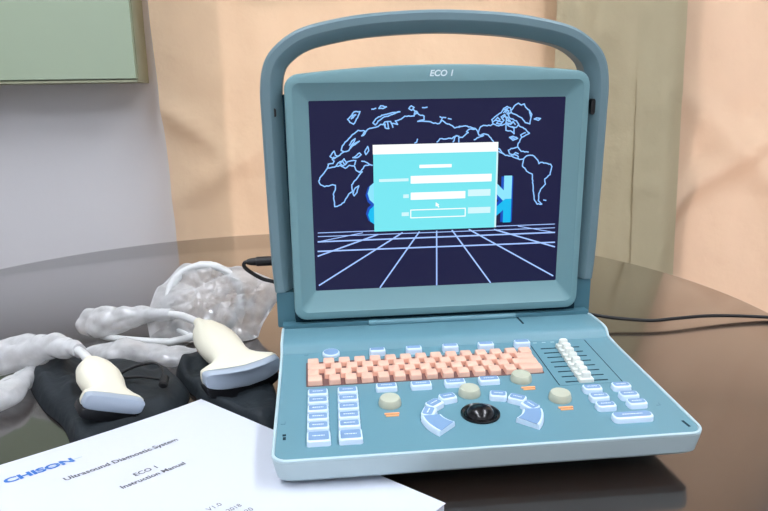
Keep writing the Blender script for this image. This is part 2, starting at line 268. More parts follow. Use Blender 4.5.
# wall cabinet
t = thing('wall_cabinet', 'pale green box cabinet mounted on the white wall above the table', 'cabinet', (-.83, 1.2, .3205))
part('body', boxes((-1.15, -.486, 1.150, 1.25, .3255, .95)), M['cab_edge'], t)
part('door', boxes((-1.148, -.488, 1.136, 1.149, .328, .948)), M['cab'], t)
part('bottom_trim', boxes((-1.15, -.486, 1.138, 1.25, .3205, .325)), M['cab_edge'], t)

# table
TX, TY, TR = -.1755, .3931, .637
t = thing('round_table', 'round dark brown polished table carrying the machine and the probes', 'table', (TX, TY, FZ))
bm = bmesh.new(); lathe(bm, [(TR - .03, -.032), (TR - .008, -.028), (TR - .001, -.018), (TR, -.010), (TR - .001, -.004), (TR - .004, -.001), (TR - .008, 0)], 160, (TX, TY, 0)); part('tabletop', mesh(bm, 30), M['table'], t)
bm = bmesh.new(); lathe(bm, [(.06, FZ + .03), (.05, FZ + .1), (.045, -.2), (.07, -.06), (.2, -.0325)], 40, (TX, TY, 0)); part('pedestal', bm, M['table_leg'], t)
bm = bmesh.new(); lathe(bm, [(.3, FZ), (.3, FZ + .012), (.06, FZ + .03)], 60, (TX, TY, 0)); part('base', bm, M['table_leg'], t)

# ================================================================ the ultrasound machine
SL = R(4.8); CS, SN = math.cos(SL), math.sin(SL); DK = Vector((0, -SN, CS)); DE = Vector((0, CS, SN)); HF = .034; HW = .1578
def deck(x, s, h=0.0): return Vector((x, 0, HF)) + DE * s + DK * h
def ztop(y): return HF + y * math.tan(SL)
US = Vector((0, -.04359, .99905)); NS = Vector((0, -.99905, -.04359)); S0 = Vector((0, .22718, .0923))
def scr(x, v, off=0.0): return S0 + Vector((x, 0, 0)) + US * v + NS * off
mach = thing('ultrasound_machine', 'blue grey portable ultrasound machine with carry handle and lit screen', 'ultrasound machine', (0, .12, 0))
def outline(ins):
    P = []; r = .011 - ins * .5; x1 = HW - ins; y0 = ins - .0022
    for k in range(7): a = R(180 + 90 * k / 6); P.append((-x1 + r + r * math.cos(a), y0 + r + r * math.sin(a)))
    P += [(-x1 + r + (2 * x1 - 2 * r) * k / 12, y0) for k in range(1, 12)]
    for k in range(7): a = R(270 + 90 * k / 6); P.append((x1 - r + r * math.cos(a), y0 + r + r * math.sin(a)))
    P += [(x1, y0 + r + (.168 - y0 - r) * k / 8) for k in range(1, 9)]
    P += [(x1, .255), (-x1, .255)] + [(-x1, .168 - (.168 - y0 - r) * k / 8) for k in range(0, 8)]
    return [(x * (1 + .009 * max(0, 1 - y / .168)), y) for x, y in P]
zt = lambda y, d=0: ztop(min(y, .176)) - d
bm = bmesh.new()
loft(bm, [[(x, y, .0140) for x, y in outline(.013)], [(x, y, .0148) for x, y in outline(.0075)], [(x, y, .0185) for x, y in outline(.0030)], [(x, y, zt(y, .0035)) for x, y in outline(.0004)], [(x, y, zt(y, .001)) for x, y in outline(0)], [(x, y, zt(y)) for x, y in outline(.0012)]])
part('base_housing', mesh(bm, 30), M['lip'], mach)
bm = bmesh.new(); loft(bm, [[(x, y, zt(y) + .0001) for x, y in outline(.0022) if y < .2], [(x, y, zt(y) + .0007) for x, y in outline(.0026) if y < .2]]); part('deck_panel', mesh(bm, 30), M['deck'], mach)
for x, y in ((-.06, .08), (.12, .07), (-.12, .235), (.12, .235)):
    bm = bmesh.new(); lathe(bm, [(.009, 0), (.011, .002), (.011, .0140)], 20, (x, y, 0)); part('foot', bm, M['blackp'], mach)
prof = [(.1675, .0476), (.1695, .0495), (.172, .0530), (.1755, .0556), (.181, .0568), (.19, .0572), (.214, .0572), (.2185, .0565), (.2185, .030), (.168, .030)]
bm = bmesh.new(); loft(bm, [[(x, y, z) for y, z in prof] for x in [-HW + .0005 + (2 * HW - .001) * k / 6 for k in range(7)]]); part('hinge_cover', mesh(bm, 40), M['deck'], mach)
path = [(x, y, zt(y) + .0002) for x, y in outline(.001) if y < .1671]
half = len(path)
order = [p for p in path]
i0 = max(range(len(order)), key=lambda i: order[i][1] if order[i][0] < 0 else -1); order = order[i0:] + order[:i0]
ends = lambda s: [(s * (HW - .0008), y, z) for y, z in prof[1:8]]
bm = bmesh.new(); tube(bm, ends(-1)[::-1] + order + ends(1), .0013, 8); part('edge_trim', mesh(bm, 60), M['rim'], mach)
# rear body, below the lid
part('rear_body', boxes((-.1572, .1572, .2195, .262, .0205, .0600)), M['hinge'], mach)
bm = bmesh.new(); loft(bm, [[(x, .238 + .011 * math.cos(2 * PI * k / 24), .0645 + .011 * math.sin(2 * PI * k / 24)) for k in range(24)] for x in (-.1445, .1445)]); part('hinge_barrel', bm, M['seam'], mach)
# raised hinge bar and slit
bm = bmesh.new(); loft(bm, [rr for rr in [[(x, .2165 + .0028 * math.cos(a), .0590 + .0030 * math.sin(a)) for a in [2 * PI * k / 14 for k in range(14)]] for x in (-.072, .078)]]); part('hinge_bar', mesh(bm, 60), M['deck'], mach)
part('hinge_slit', boxes((.0795, .0812, .196, .2165, .0573, .0578)), M['seam'], mach)

# lid: frame around the display
def arch(P, c, hw): return [(x, v + (c * (1 - (x / hw) ** 2) if v > .15 else 0)) for x, v in P]
rrl = lambda d, r: arch(rrect(-.1450 + d, .1445 - d, -.0285 + d, .2078 - d, r, 6, 14), .0085, .1435)
inner = lambda d, r: rrect(-.1368 + d, .1368 - d, -.0195 + d, .2003 - d, r, 6, 14)
disp = rrect(-.1233, .1233, -.0002, .1848, .0012, 6, 14)
bm = bmesh.new()
loft(bm, [[scr(x, v, -.016) for x, v in rrl(.002, .010)], [scr(x, v, -.014) for x, v in rrl(0, .012)], [scr(x, v, .005) for x, v in rrl(0, .012)], [scr(x, v, .0072) for x, v in rrl(.0008, .0115)], [scr(x, v, .008) for x, v in rrl(.0025, .010)],
          [scr(x, v, .008) for x, v in inner(-.0008, .0065)], [scr(x, v, .0070) for x, v in inner(.0003, .006)], [scr(x, v, .0002) for x, v in disp]], True, False)
part('lid_frame', mesh(bm, 28), M['shell'], mach)
bm = bmesh.new(); bm.faces.new([bm.verts.new(scr(x, v, 0)) for x, v in rrect(-.126, .126, -.003, .187, .001)]); display = part('display', mesh(bm), M['s_bg'], mach, label='lit navy screen with a world map and a login box')
sp = lambda name, bm, m_: part(name, mesh(bm), m_, display)
L0 = .00015
bm = bmesh.new()
rnd = random.Random(4)
def coast(pl):
    out = []
    for (a, b), (c_, d) in zip(pl, pl[1:]):
        out.append((a / 1e4, b / 1e4)); n_ = int(math.hypot(c_ - a, d - b) / 16)
        for k in range(1, n_): out.append((a / 1e4 + (c_ - a) / 1e4 * k / n_ + rnd.uniform(-.0003, .0003), b / 1e4 + (d - b) / 1e4 * k / n_ + rnd.uniform(-.0004, .0004)))
    return out + [(pl[-1][0] / 1e4, pl[-1][1] / 1e4)]
for pl in MAP: strip(bm, coast(pl), .00118, lambda p: scr(p[0], p[1], .00035))
sp('map_outline', bm, M['s_line'])
bm = bmesh.new()
for i, pl in enumerate(GRID): strip(bm, [(a / 1e4, max(.0005, b / 1e4)) for a, b in pl], .0014 if i in (0, 1, 4, 5, 6, 7, 9, 10, 11) else .0008, lambda p: scr(p[0], p[1], .00045))
sp('floor_grid', bm, M['s_grid'])
def screen_text(name, me, x, v, m_, off, flip=False):
    for q in me.vertices: q.co = scr(x + q.co.x, v + (-q.co.y if flip else q.co.y), off)
    part(name, me, m_, display)
for w_, x_, off, m1, m2, lay, hh in ((.1462, -.0718, .11, 's_halo', 's_halo', .0003, .0020), (.1428, -.0697, .058, 's_l1', 's_l2', .0005, 0)):
    screen_text('banner_word', text_me('CHISON', w_, off, height=.0275 + hh), x_, .0850 - hh / 2, M[m1], lay); screen_text('banner_reflection', text_me('CHISON', w_, off, height=.0245 + hh), x_, .0850 + hh / 2, M[m2], lay + .0001, True)
def quad(name, a, b, c, d, m_, off): # x0,x1,v0,v1
    bm = bmesh.new(); bm.faces.new([bm.verts.new(scr(x, v, off)) for x, v in ((a, c), (b, c), (b, d), (a, d))]); sp(name, bm, m_)
quad('login_box', -.0638, .0582, .0583, .143, M['s_cyan'], .0008)
quad('title_bar', -.0641, .0580, .1339, .143, M['s_white'], .0009)
quad('box_edge', .0566, .0583, .0583, .1339, M['s_lt'], .0009)
quad('heading_text', -.0192, .0125, .1197, .1229, M['s_white'], .0009)
for a, b, c, d in ((-.0585, -.0298, .1073, .1101), (-.0351, -.0296, .0908, .0944), (-.0367, -.0296, .0729, .0766)): quad('field_caption', a, b, c, d, M['s_lt'], .0009)
quad('input_field', -.0277, .0524, .1048, .1123, M['s_white'], .0009); quad('input_field', -.0277, .0265, .0888, .0960, M['s_white'], .0009)
bm = bmesh.new(); strip(bm, [(-.0277, .0709), (.0267, .0709), (.0267, .0787), (-.0277, .0787), (-.0277, .0709)], .0010, lambda p: scr(p[0], p[1], .0009)); sp('input_field', bm, M['s_white'])
quad('button', .0291, .0517, .0906, .0972, M['s_lt'], .0009); quad('button', .0294, .0521, .0733, .0794, M['s_lt'], .0009)
bm = bmesh.new(); bm.faces.new([bm.verts.new(scr(x, v, .001)) for x, v in ((-.0030, .0858), (.0006, .0833), (-.0004, .0826), (.0008, .0808), (-.0004, .0803), (-.0014, .0820), (-.0030, .0815))]); sp('mouse_pointer', bm, M['s_white'])
me = text_me('ECO 1', .0222, .03, .2)
for q in me.vertices: q.co = scr(-.0108 + q.co.x, .2058 + q.co.y * .95, .00815)
part('model_lettering', me, M['letter'], mach)

# carry handle
HP = [(-.1637, -.001), (-.1656, .03), (-.1668, .10), (-.1674, .165), (-.1672, .197), (-.1625, .2195), (-.1510, .2350), (-.130, .2485), (-.10, .2565), (-.06, .2622), (0, .2650)]
HP = HP + [(-x, v) for x, v in HP[-2::-1]]
P = smoothpath([(x, v, 0) for x, v in HP], 6)
sec = [(0, .005), (.0008, .0018), (.003, .0002), (.0092, .0), (.0112, .0012), (.0200, .0130), (.0205, .0300), (.018, .034), (.003, .034), (0, .030)]
bm = bmesh.new(); L = []
for i, p in enumerate(P):
    tg = (P[min(i + 1, len(P) - 1)] - P[max(i - 1, 0)]).normalized(); nn = Vector((tg.y, -tg.x))
    L.append([scr(p.x + nn.x * a, p.y + nn.y * a, -d) for a, d in sec])
loft(bm, L); handle = part('carry_handle', mesh(bm, 24), M['shell2'], mach)
for s in (-1, 1):
    bm = bmesh.new(); loft(bm, [[scr(s * x, v, o) for x, v in rrect(.1450, .1625, -.0385, -.0015, .002)] for o in (-.030, -.0035, -.003)]); part('hinge_arm', bm, M['hinge'], mach)
    x0, h_ = (.1525, .0075) if s > 0 else (.1555, .004)
    bm = bmesh.new(); loft(bm, [[scr(s * (x0 + (x - .1525) * .6), .1745 + (v) * h_ / .0075, o) for x, v in rrect(.1490, .1560, -.0075, .0075, .003)] for o in (-.012, -.0035, -.0025)]); part('latch_button', bm, M['blackp'], mach)

for s in (-1, 1):
    bm = bmesh.new(); loft(bm, [[scr(s * x, v, o) for x, v in rrect(.1425, .1485, -.034, .190, .001)] for o in (-.031, -.013)]); part('dark_gap_strip', bm, M['seam'], mach)  # added dark strip, its colour standing for shade in the handle gap
# ---- keys
def cap(w, d, h, r=.0018, top=.0008):
    bm = bmesh.new(); rr_ = lambda i, z: [(x, y, z) for x, y in rrect(-w / 2 + i, w / 2 - i, -d / 2 + i, d / 2 - i, max(.0004, r - i * .5))]
    loft(bm, [rr_(0, 0), rr_(top * .35, h * .75), rr_(top * .6, h * .93), rr_(top * 1.2, h)]); return mesh(bm, 40)
def flat(w, d, r, h):
    bm = bmesh.new(); loft(bm, [[(x, y, z) for x, y in rrect(-w / 2, w / 2, -d / 2, d / 2, r)] for z in (h - .0002, h + .00015)]); return mesh(bm, 40)
def legend_me(w, h, seed, n=4):
    rnd = random.Random(seed); bm = bmesh.new(); x = -w / 2
    while x < w / 2:
        l = rnd.uniform(.0006, .0016); bm.faces.new([bm.verts.new(p) for p in ((x, -.0005, h), (min(x + l, w / 2), -.0005, h), (min(x + l, w / 2), .0006, h), (x, .0006, h))]); x += l + .0004
    return mesh(bm)
def copypart(o, parent, loc, yaw=0):
    c = o.copy(); link(c); c.parent = parent; POS[c] = Vector(loc); c.location = POS[c] - POS[parent]; c.rotation_euler.z = yaw
    return c
def copysub(o, parent): c = o.copy(); link(c); c.parent = parent; return c
def keyset(name, w, d, h, spots, r=.0018, legend=True):
    proto = part(name, cap(w, d, h, r), M['key'], mach, deck(*spots[0][:2], .0005), SL, R(spots[0][2]) if len(spots[0]) > 2 else 0)
    tp = link(bpy.data.objects.new('key_top', flat(w - .0028, d - .0036, r * .7, h))); tp.data.materials.append(M['keytop']); tp.parent = proto; tp.location = (0, .0006, 0)
    lg = None
    if legend: lg = link(bpy.data.objects.new('key_legend', legend_me(w * .5, h + .0003, int(w * 1e5 + d * 1e6)))); lg.data.materials.append(M['legend']); lg.parent = proto; lg.location = (0, .0005, 0)
    for s in spots[1:]:
        c = copypart(proto, mach, deck(s[0], s[1], .0005), R(s[2]) if len(s) > 2 else 0); copysub(tp, c)
        if lg: copysub(lg, c)
# salmon alphanumeric keys
bm = bmesh.new(); loft(bm, [[deck(x, s, h) for x, s in rrect(-.1345, .0712, .1034, .1482, .0015)] for h in (.0003, .0012)]); part('keypad_mat', bm, M['omat'], mach)
KW, KD, KH, PX, PY = .0100, .0107, .0046, .01385, .01085
protos = {}
def okey(x0, x1, row):
    w = round(x1 - x0, 4); s = .1422 - row * PY; loc = deck((x0 + x1) / 2, s, .0012)
    if w in protos: copypart(protos[w], mach, loc)
    else: protos[w] = part('keyboard_key', cap(w, KD, KH, .0011, .0006), M['okey'], mach, loc, SL)
X0 = -.1332; XE = .0700
for row, off in enumerate((0.0, .0, .0, .0)):
    if row == 0:
        for k in range(14): okey(X0 + k * PX, X0 + k * PX + (KW if k < 13 else KW), row)
        okey(X0 + 14 * PX - .0011, X0 + 14 * PX - .0011 + .0104, row) if False else None
    if row == 1:
        okey(X0, X0 + .0158, row)
        for k in range(12): okey(X0 + .0200 + k * PX, X0 + .0200 + k * PX + KW, row)
        okey(X0 + .0200 + 12 * PX, XE - .0008, row)
    if row == 2:
        okey(X0, X0 + KW, row)
        for k in range(12): okey(X0 + .0143 + k * PX, X0 + .0143 + k * PX + KW, row)
        okey(X0 + .0143 + 12 * PX, XE - .0004, row)
    if row == 3:
        okey(X0, X0 + .0124, row)
        for k in range(12): okey(X0 + .0178 + k * PX, X0 + .0178 + k * PX + KW, row)
        okey(X0 + .0178 + 12 * PX, XE, row)
okey(X0 + 14 * PX - .0008, XE + .0005, 0)
keyset('function_key', .0150, .0088, .0056, [(-.0692, .1585), (-.0353, .1585), (-.0010, .1588), (.0328, .1588), (.0676, .1590)], legend=False)
keyset('menu_key', .0178, .0100, .0042, [(-.0682, .0915), (-.0392, .0915), (-.0104, .0920), (.0190, .0930)])
keyset('soft_key', .0168, .0108, .0044, [(-.1250, .0872), (-.1252, .0742), (-.1254, .0612), (-.1256, .0485), (-.1257, .0360), (-.1007, .0878), (-.1011, .0745), (-.1015, .0615), (-.1019, .0486), (-.1023, .0360)])
keyset('wide_soft_key', .0176, .0146, .0044, [(-.1256, .0208), (-.1024, .0205)])
keyset('option_key', .0158, .0104, .0044, [(.0993, .0680), (.1245, .0690), (.0992, .0537), (.1241, .0539), (.0990, .0402), (.1248, .0412)], .003)
keyset('long_key', .0318, .0110, .0044, [(.1125, .0224)], .004)
# power key, round
bm = bmesh.new(); lathe(bm, [(.0080, 0), (.0078, .0025), (.0070, .0034)], 28); pk = part('power_key', bm, M['key'], mach, deck(-.1117, .1630, .0005), SL)
bm = bmesh.new(); lathe(bm, [(.0068, .0034), (.0060, .0038)], 24); o = link(bpy.data.objects.new('key_top', mesh(bm, 40))); o.data.materials.append(M['keytop']); o.parent = pk
# arcs of keys around the ball
keyset('arc_key', .0142, .0112, .0046, [(-.0215, .0672, 14), (-.0340, .0580, 38), (-.0402, .0462, 66), (.0198, .0662, -14), (.0333, .0588, -34), (.0400, .0462, -62)], .0028)
def bigarc(sgn):
    def shp(i, z):
        P = []
        for k in range(9): a = R(184 + 34 * k / 8); P.append(((.0478 - i) * math.cos(a) * sgn, .0420 + (0.0478 - i) * .88 * math.sin(a), z))
        for k in range(9): a = R(222 - 36 * k / 8); P.append(((.0315 + i) * math.cos(a) * sgn, .0420 + (.0320 + i) * .62 * math.sin(a), z))
        return [deck(x, s, z_ + .0005) for x, s, z_ in P]
    bm = bmesh.new(); loft(bm, [shp(0, 0), shp(.0003, .0034), shp(.001, .0046)]); k_ = part('set_key', bm, M['key'], mach)
    bm = bmesh.new(); loft(bm, [shp(.0022, .0045), shp(.0022, .0049)]); part('key_top', bm, M['keytop'], k_)
bigarc(1); bigarc(-1)
# trackball
bm = bmesh.new(); lathe(bm, [(.0154, 0), (.0152, .0012), (.0140, .0016), (.0126, .0008), (.0120, .0002)], 48, cap1=True); ring = part('trackball_ring', bm, M['black'], mach, deck(-.0003, .0440, .0006), SL)
bm = bmesh.new(); lathe(bm, [(.0117 * math.cos(R(a)), -.0016 + .0092 * math.sin(R(a))) for a in range(8, 90, 6)], 40); part('trackball', mesh(bm, 60), M['black'], mach, deck(-.0003, .0440, .0006), SL)
# four grey knobs
kp = None
for x, s in ((-.0682, .0672), (-.0018, .0755), (.0472, .0940), (.0688, .0590)):
    if kp is None:
        bm = bmesh.new(); lathe(bm, [(.0090, 0), (.0091, .0015), (.0084, .0048), (.0076, .0062), (.0060, .0067)], 36); kp = part('knob', bm, M['knob'], mach, deck(x, s, .0006), SL)
    else: copypart(kp, mach, deck(x, s, .0006))
mp = None
for x, s in ((-.0684, .0505), (.0491, .0785), (.0685, .0435)):
    if mp is None:
        bm = boxes((-.0058, .0058, .0006, .0024, 0, .0009), (-.0050, .0050, -.0022, -.0008, 0, .0008)); mp = part('indicator_mark', bm, M['led'], mach, deck(x, s, .0006), SL)
    else: copypart(mp, mach, deck(x, s, .0006))
# gain sliders
bm = bmesh.new()
loft(bm, [[deck(x, s, h) for x, s in rrect(.0760, .1312, .0800, .1650, .003)] for h in (.0002, .00095)]); part('slider_plate', bm, M['deck'], mach)
cp = sl = None
for i in range(8):
    u = i / 7; s = .1506 + (.0853 - .1506) * u; x = .1045 + (.1006 - .1045) * u
    if cp is None:
        sl = part('slider_slot', boxes((-.0185, .0185, -.0006, .0006, 0, .0003)), M['seam'], mach, deck(.1018, s, .00095), SL)
        bm = bmesh.new(); rr_ = lambda w, d, z: [(a, b, z) for a, b in rrect(-w / 2, w / 2, -d / 2, d / 2, .0012)]
        loft(bm, [rr_(.0128, .0074, .0), rr_(.0122, .0070, .0028), rr_(.0082, .0046, .0038), rr_(.0072, .0040, .0080), rr_(.0056, .0028, .0088)]); cp = part('gain_slider', bm, M['white'], mach, deck(x, s, .0012), SL)
    else: copypart(sl, mach, deck(.1018, s, .00095)); copypart(cp, mach, deck(x, s, .0012))
for a in (.0762, .1310): part('plate_edge', boxes((-.0003, .0003, -.042, .042, 0, .0002)), M['seam'], mach, deck(a, .1225, .00095), SL)
for x, s, w, d in ((.1497, .0285 - .017, .0018, .0085), (-.1508, .0315, .0026, .0022), (-.1506, .0270, .0022, .0035)): part('lock_slot', boxes((-w / 2, w / 2, -d / 2, d / 2, 0, .0004)), M['seam'], mach, deck(x, s, .0006), SL, R(8) if x > 0 else 0)
for x, s in ((-.1522, .0473), (-.1345, .1640), (.1425, .0400), (.1295, .1630)): part('engraved_tick', boxes((-.0018, .0018, -.0003, .0003, 0, .0002), (.0014, .0018, 0, .0035, 0, .0002)), M['hinge'], mach, deck(x, s, .0006), SL)
for x in (.0820, .0905, .0990): part('mode_lamp', boxes((-.0018, .0018, -.0006, .0006, 0, .0003)), M['rim'], mach, deck(x, .1640, .00075), SL)

# ================================================================ cables
bm = bmesh.new(); P = smoothpath([(.12, .27, .030), at(575, 311, .018), at(592, 314.5, .014), at(615, 318, .010), at(650, 320.5, .008), at(675, 318.5, .008), at(705, 316, .007), at(735, 315.8, .005), at(768, 317.2, .003), at(800, 318.6, .003)])
P[0] = Vector((.12, .2635, .034)); tube(bm, P, .0021, 10)
t = thing('power_cable', 'thin black cable running right from behind the machine', 'cable', (.12, .27, 0)); part('cord', mesh(bm, 60), M['cord'], t)
py = .285
t = thing('adapter_plug', 'black plug with a looped cord at the left side of the machine', 'plug', (-.19, py, .07))
a, b = aty(247, 262, py), aty(277, 260.5, py)
bm = bmesh.new(); tube(bm, [a, a.lerp(b, .12), a.lerp(b, .3)], [.0028, .0038, .0044], 14); part('strain_relief', bm, M['cord'], t)
bm = bmesh.new(); tube(bm, [a.lerp(b, .3), a.lerp(b, .32), a.lerp(b, 1.2), b.lerp(a, -.25)], [.0044, .0052, .0052, .004], 16); part('plug_body', bm, M['blackp'], t)
bm = bmesh.new(); tube(bm, smoothpath([a, aty(244.5, 263, py), aty(244.5, 267, py), aty(252, 273, py), aty(263, 279, py), aty(276, 282.5, py), aty(290, 290, py + .01), aty(300, 305, py + .02)]), .0021, 10); part('cord', mesh(bm, 60), M['cord'], t)

# ================================================================ fabric pouches
def pouch_me(outline, h, seed, folds, dents=(), c=None):
    bm = bmesh.new(); P = smoothpath(outline + [outline[0]], 8)[:-1]; n = len(P); c = c or sum(P, Vector()) / n; L = []
    for k in range(15):
        q = 1 - k / 14.5; ring = []
        for p in P:
            v = c + (p - c) * (.04 + .96 * q); e = 1 - q
            z = h * min(1, (e * 7)) ** .6 * (.72 + .28 * e)
            z *= 1 + .42 * noise.noise(Vector((v.x * 22, v.y * 22, seed))) + .3 * noise.noise(Vector((v.x * 55, v.y * 40, seed + 2)))
            for (a, b, amp, w) in folds:
                a, b = Vector(a), Vector(b); d = (b - a); d.z = 0; tt = max(0, min(1, (v - a).dot(d) / d.length_squared)); ds = (v - (a + d * tt)); ds.z = 0
                z += amp * math.exp(-(ds.length / w) ** 2) * min(1, e * 5)
            for rt_, tp_ in dents:
                a = Vector((rt_.x, rt_.y, 0)); d = Vector((tp_.x, tp_.y, 0)) - a; u = (Vector((v.x, v.y, 0)) - a).dot(d) / d.length_squared
                if -.05 < u < 1.12:
                    lat = (Vector((v.x, v.y, 0)) - a - d * u).length; w_ = .024 if u < .7 else .042
                    z = min(z, max(.003, rt_.z + (tp_.z - rt_.z) * u - (.0165 if u < .7 else .0150) + max(0, lat - w_) * 1.2))
            ring.append(Vector((v.x, v.y, max(.0008, z))))
        L.append(ring)
    loft(bm, [[Vector((p.x, p.y, .0006)) for p in P]] + L, True, True); return mesh(bm, 180)
MA = at(201, 398.8, .010); MB_ = at(446, 503, .010); E1 = Vector((-(MB_ - MA).y, (MB_ - MA).x, 0)).normalized()
lift = lambda a: .013 * min(1, max(0, -a / .19)) ** 1.4; E2 = Vector((-E1.y, E1.x, 0))
edge = lambda a, g=.004: Vector((MA.x, MA.y, 0)) - E1 * a + E2 * g
o1 = [at(29, 386), at(33, 377), at(58, 371), at(90, 370), at(130, 371), at(160, 374), at(176, 381), at(190, 396), edge(.028), edge(.062), edge(.095), edge(.115, .006), at(63, 428), at(46, 413), at(36, 400)]
for p in o1: p.z = 0
t = thing('fabric_pouch', 'black drawstring pouch under the small probe, with a cord at its mouth', 'pouch', o1[0])
part('cloth', pouch_me(o1, .022, 3, [(at(58, 372), at(75, 410), .006, .008), (at(82, 375), at(70, 395), -.006, .006), (at(150, 380), at(120, 400), .004, .008), (at(45, 395), at(95, 430), .005, .006)], [(at(89, 360, .048), at(115, 405, .030))]), M['pouch'], t)
bm = bmesh.new(); tube(bm, smoothpath([at(110, 384, 0.022), at(122, 373, 0.030), at(137, 366, 0.036), at(152, 363, 0.039), at(160, 366, 0.037), at(163, 374, 0.032), at(164, 381, 0.028), at(158, 379, 0.029), at(140, 377, 0.029), at(118, 378, 0.028)]), .0013, 8); part('drawstring', mesh(bm, 60), M['cord'], t)
a, b = at(165, 377, .031), at(163, 386, .027); bm = bmesh.new(); tube(bm, [a, a.lerp(b, .1), a.lerp(b, .9), b], [.003, .0042, .0042, .003], 14); part('cord_lock', bm, M['cord'], t)
redge = lambda a, g=.004: Vector((MA.x, MA.y, 0)) - E2 * a + E1 * g
o2 = [at(196, 398), at(184, 388), at(176, 376), at(182, 365), at(204, 357), at(240, 358), at(266, 366), at(271, 380), Vector((-.160, .16, 0)), Vector((-.159, .125, 0)), redge(.082), redge(.05), redge(.02), redge(-.004, .002)]
for p in o2: p.z = 0
t = thing('fabric_pouch', 'black pouch lying under the large probe beside the machine', 'pouch', o2[0])
part('cloth', pouch_me(o2, .017, 8, [(at(186, 360), at(180, 390), .008, .007), (at(215, 402), at(270, 400), .004, .006)], [(at(199, 322, .043), at(251, 379, .028))]), M['pouch'], t)

# ================================================================ ultrasound probes
def probe(label, root, tip, L_, R_, secs, lens_r, lens_t, head_t, cable, cable_r):
    ax = (tip - root); ln = ax.length; ax.normalize(); w = (R_ - L_); wl = w.length; w = (w - ax * w.dot(ax)).normalized(); n = w.cross(ax).normalized()
    if n.z < 0: n = -n
    t = thing('ultrasound_probe', label, 'probe', (root.x, root.y, 0))
    bm = bmesh.new(); L = []; N = 40
    for s, hw, ht, ex, sag in secs:
        ring = []
        for k in range(N):
            a = 2 * PI * k / N; ca, sa = math.cos(a), math.sin(a); u = hw * math.copysign(abs(ca) ** ex, ca); v = ht * math.copysign(abs(sa) ** ex, sa)
            back = sag * (abs(u) / max(hw, 1e-6)) ** 2 if sag else 0
            ring.append(root + ax * (s * ln - back) + w * u + n * v)
        L.append(ring)
    loft(bm, L); part('body', mesh(bm, 50), M['ivory'], t)
    s, hw, ht, ex, sag = secs[-1]; bm = bmesh.new(); L = []
    for da, ins in ((-.001, .0008), (.0, .0004), (lens_t * .9, .0006), (lens_t, .0014)):
        ring = []
        for k in range(N):
            a = 2 * PI * k / N; ca, sa = math.cos(a), math.sin(a); u = (hw - ins) * math.copysign(abs(ca) ** ex, ca); v = (ht - ins) * math.copysign(abs(sa) ** ex, sa)
            ring.append(root + ax * (s * ln - sag * (abs(u) / hw) ** 2 + da) + w * u + n * v)
        L.append(ring)
    loft(bm, L); part('lens', mesh(bm, 50), M['lens'], t, label='blue grey lens across the tip')
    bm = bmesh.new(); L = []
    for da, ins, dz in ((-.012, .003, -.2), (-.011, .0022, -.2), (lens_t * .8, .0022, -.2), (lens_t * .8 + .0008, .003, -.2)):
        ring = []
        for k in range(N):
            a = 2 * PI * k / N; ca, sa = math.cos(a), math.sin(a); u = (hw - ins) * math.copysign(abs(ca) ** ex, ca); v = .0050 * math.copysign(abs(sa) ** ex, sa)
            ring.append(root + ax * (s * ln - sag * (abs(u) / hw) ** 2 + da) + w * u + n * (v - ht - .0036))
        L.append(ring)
    loft(bm, L); part('dark_tip_slab', mesh(bm, 50), M['blackp'], t)  # black slab just below the lens, following the tip outline
    bm = bmesh.new(); tube(bm, cable, cable_r, 12); part('cable', mesh(bm, 60), M['cable'], t)
    return t
# large convex probe; its cable runs left, doubles back inside the bag and ends in a coil
rt, tp = at(198, 322, .043), at(250, 379, .028)
RC = Vector((-.2570, .374, .0455)); RN = Vector((0, .04, .077)).normalized(); coil = []
for k in range(0, 24 * 3 + 10):
    a = R(-100 + k * 15); rr0 = .0435 + .0012 * math.sin(k * .9); coil.append(RC + Vector((1, 0, 0)) * rr0 * math.cos(a) + RN * rr0 * math.sin(a) + Vector((0, -.077, .04)).normalized() * (.002 - .00006 * k))
cab = smoothpath([rt + (tp - rt) * .02, at(188, 318, .042), at(178, 315, .041), at(160, 313.5, .038), at(140, 314, .034), at(118, 318, .028), at(103, 323, .022), at(96, 330, .014), at(104, 336, .008), at(130, 340, .006), at(170, 342, .006)], 6)
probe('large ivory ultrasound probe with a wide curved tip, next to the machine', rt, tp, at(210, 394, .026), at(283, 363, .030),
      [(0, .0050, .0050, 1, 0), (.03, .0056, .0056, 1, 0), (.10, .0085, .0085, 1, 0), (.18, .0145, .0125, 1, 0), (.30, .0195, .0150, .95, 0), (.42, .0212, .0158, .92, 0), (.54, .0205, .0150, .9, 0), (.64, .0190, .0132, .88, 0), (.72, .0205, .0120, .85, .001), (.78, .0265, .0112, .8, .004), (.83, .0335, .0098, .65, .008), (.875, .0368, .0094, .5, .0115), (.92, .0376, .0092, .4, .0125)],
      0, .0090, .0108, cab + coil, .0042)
rt, tp = at(89, 360, .048), at(115, 405, .030)
cab = smoothpath([rt + (tp - rt) * .03, at(82, 353, .048), at(72, 348, .047), at(55, 344, .043), at(35, 345, .034), at(10, 348, .028), at(-25, 354, .02)], 6)
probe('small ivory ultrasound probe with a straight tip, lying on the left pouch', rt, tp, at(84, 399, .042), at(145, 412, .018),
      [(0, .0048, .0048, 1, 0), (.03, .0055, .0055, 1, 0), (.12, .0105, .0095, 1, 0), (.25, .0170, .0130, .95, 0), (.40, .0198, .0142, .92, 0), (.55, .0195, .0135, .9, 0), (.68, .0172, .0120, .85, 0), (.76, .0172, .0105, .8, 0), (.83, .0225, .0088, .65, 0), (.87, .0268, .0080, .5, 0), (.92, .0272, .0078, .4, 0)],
      0, .0065, .0096, cab, .0042)

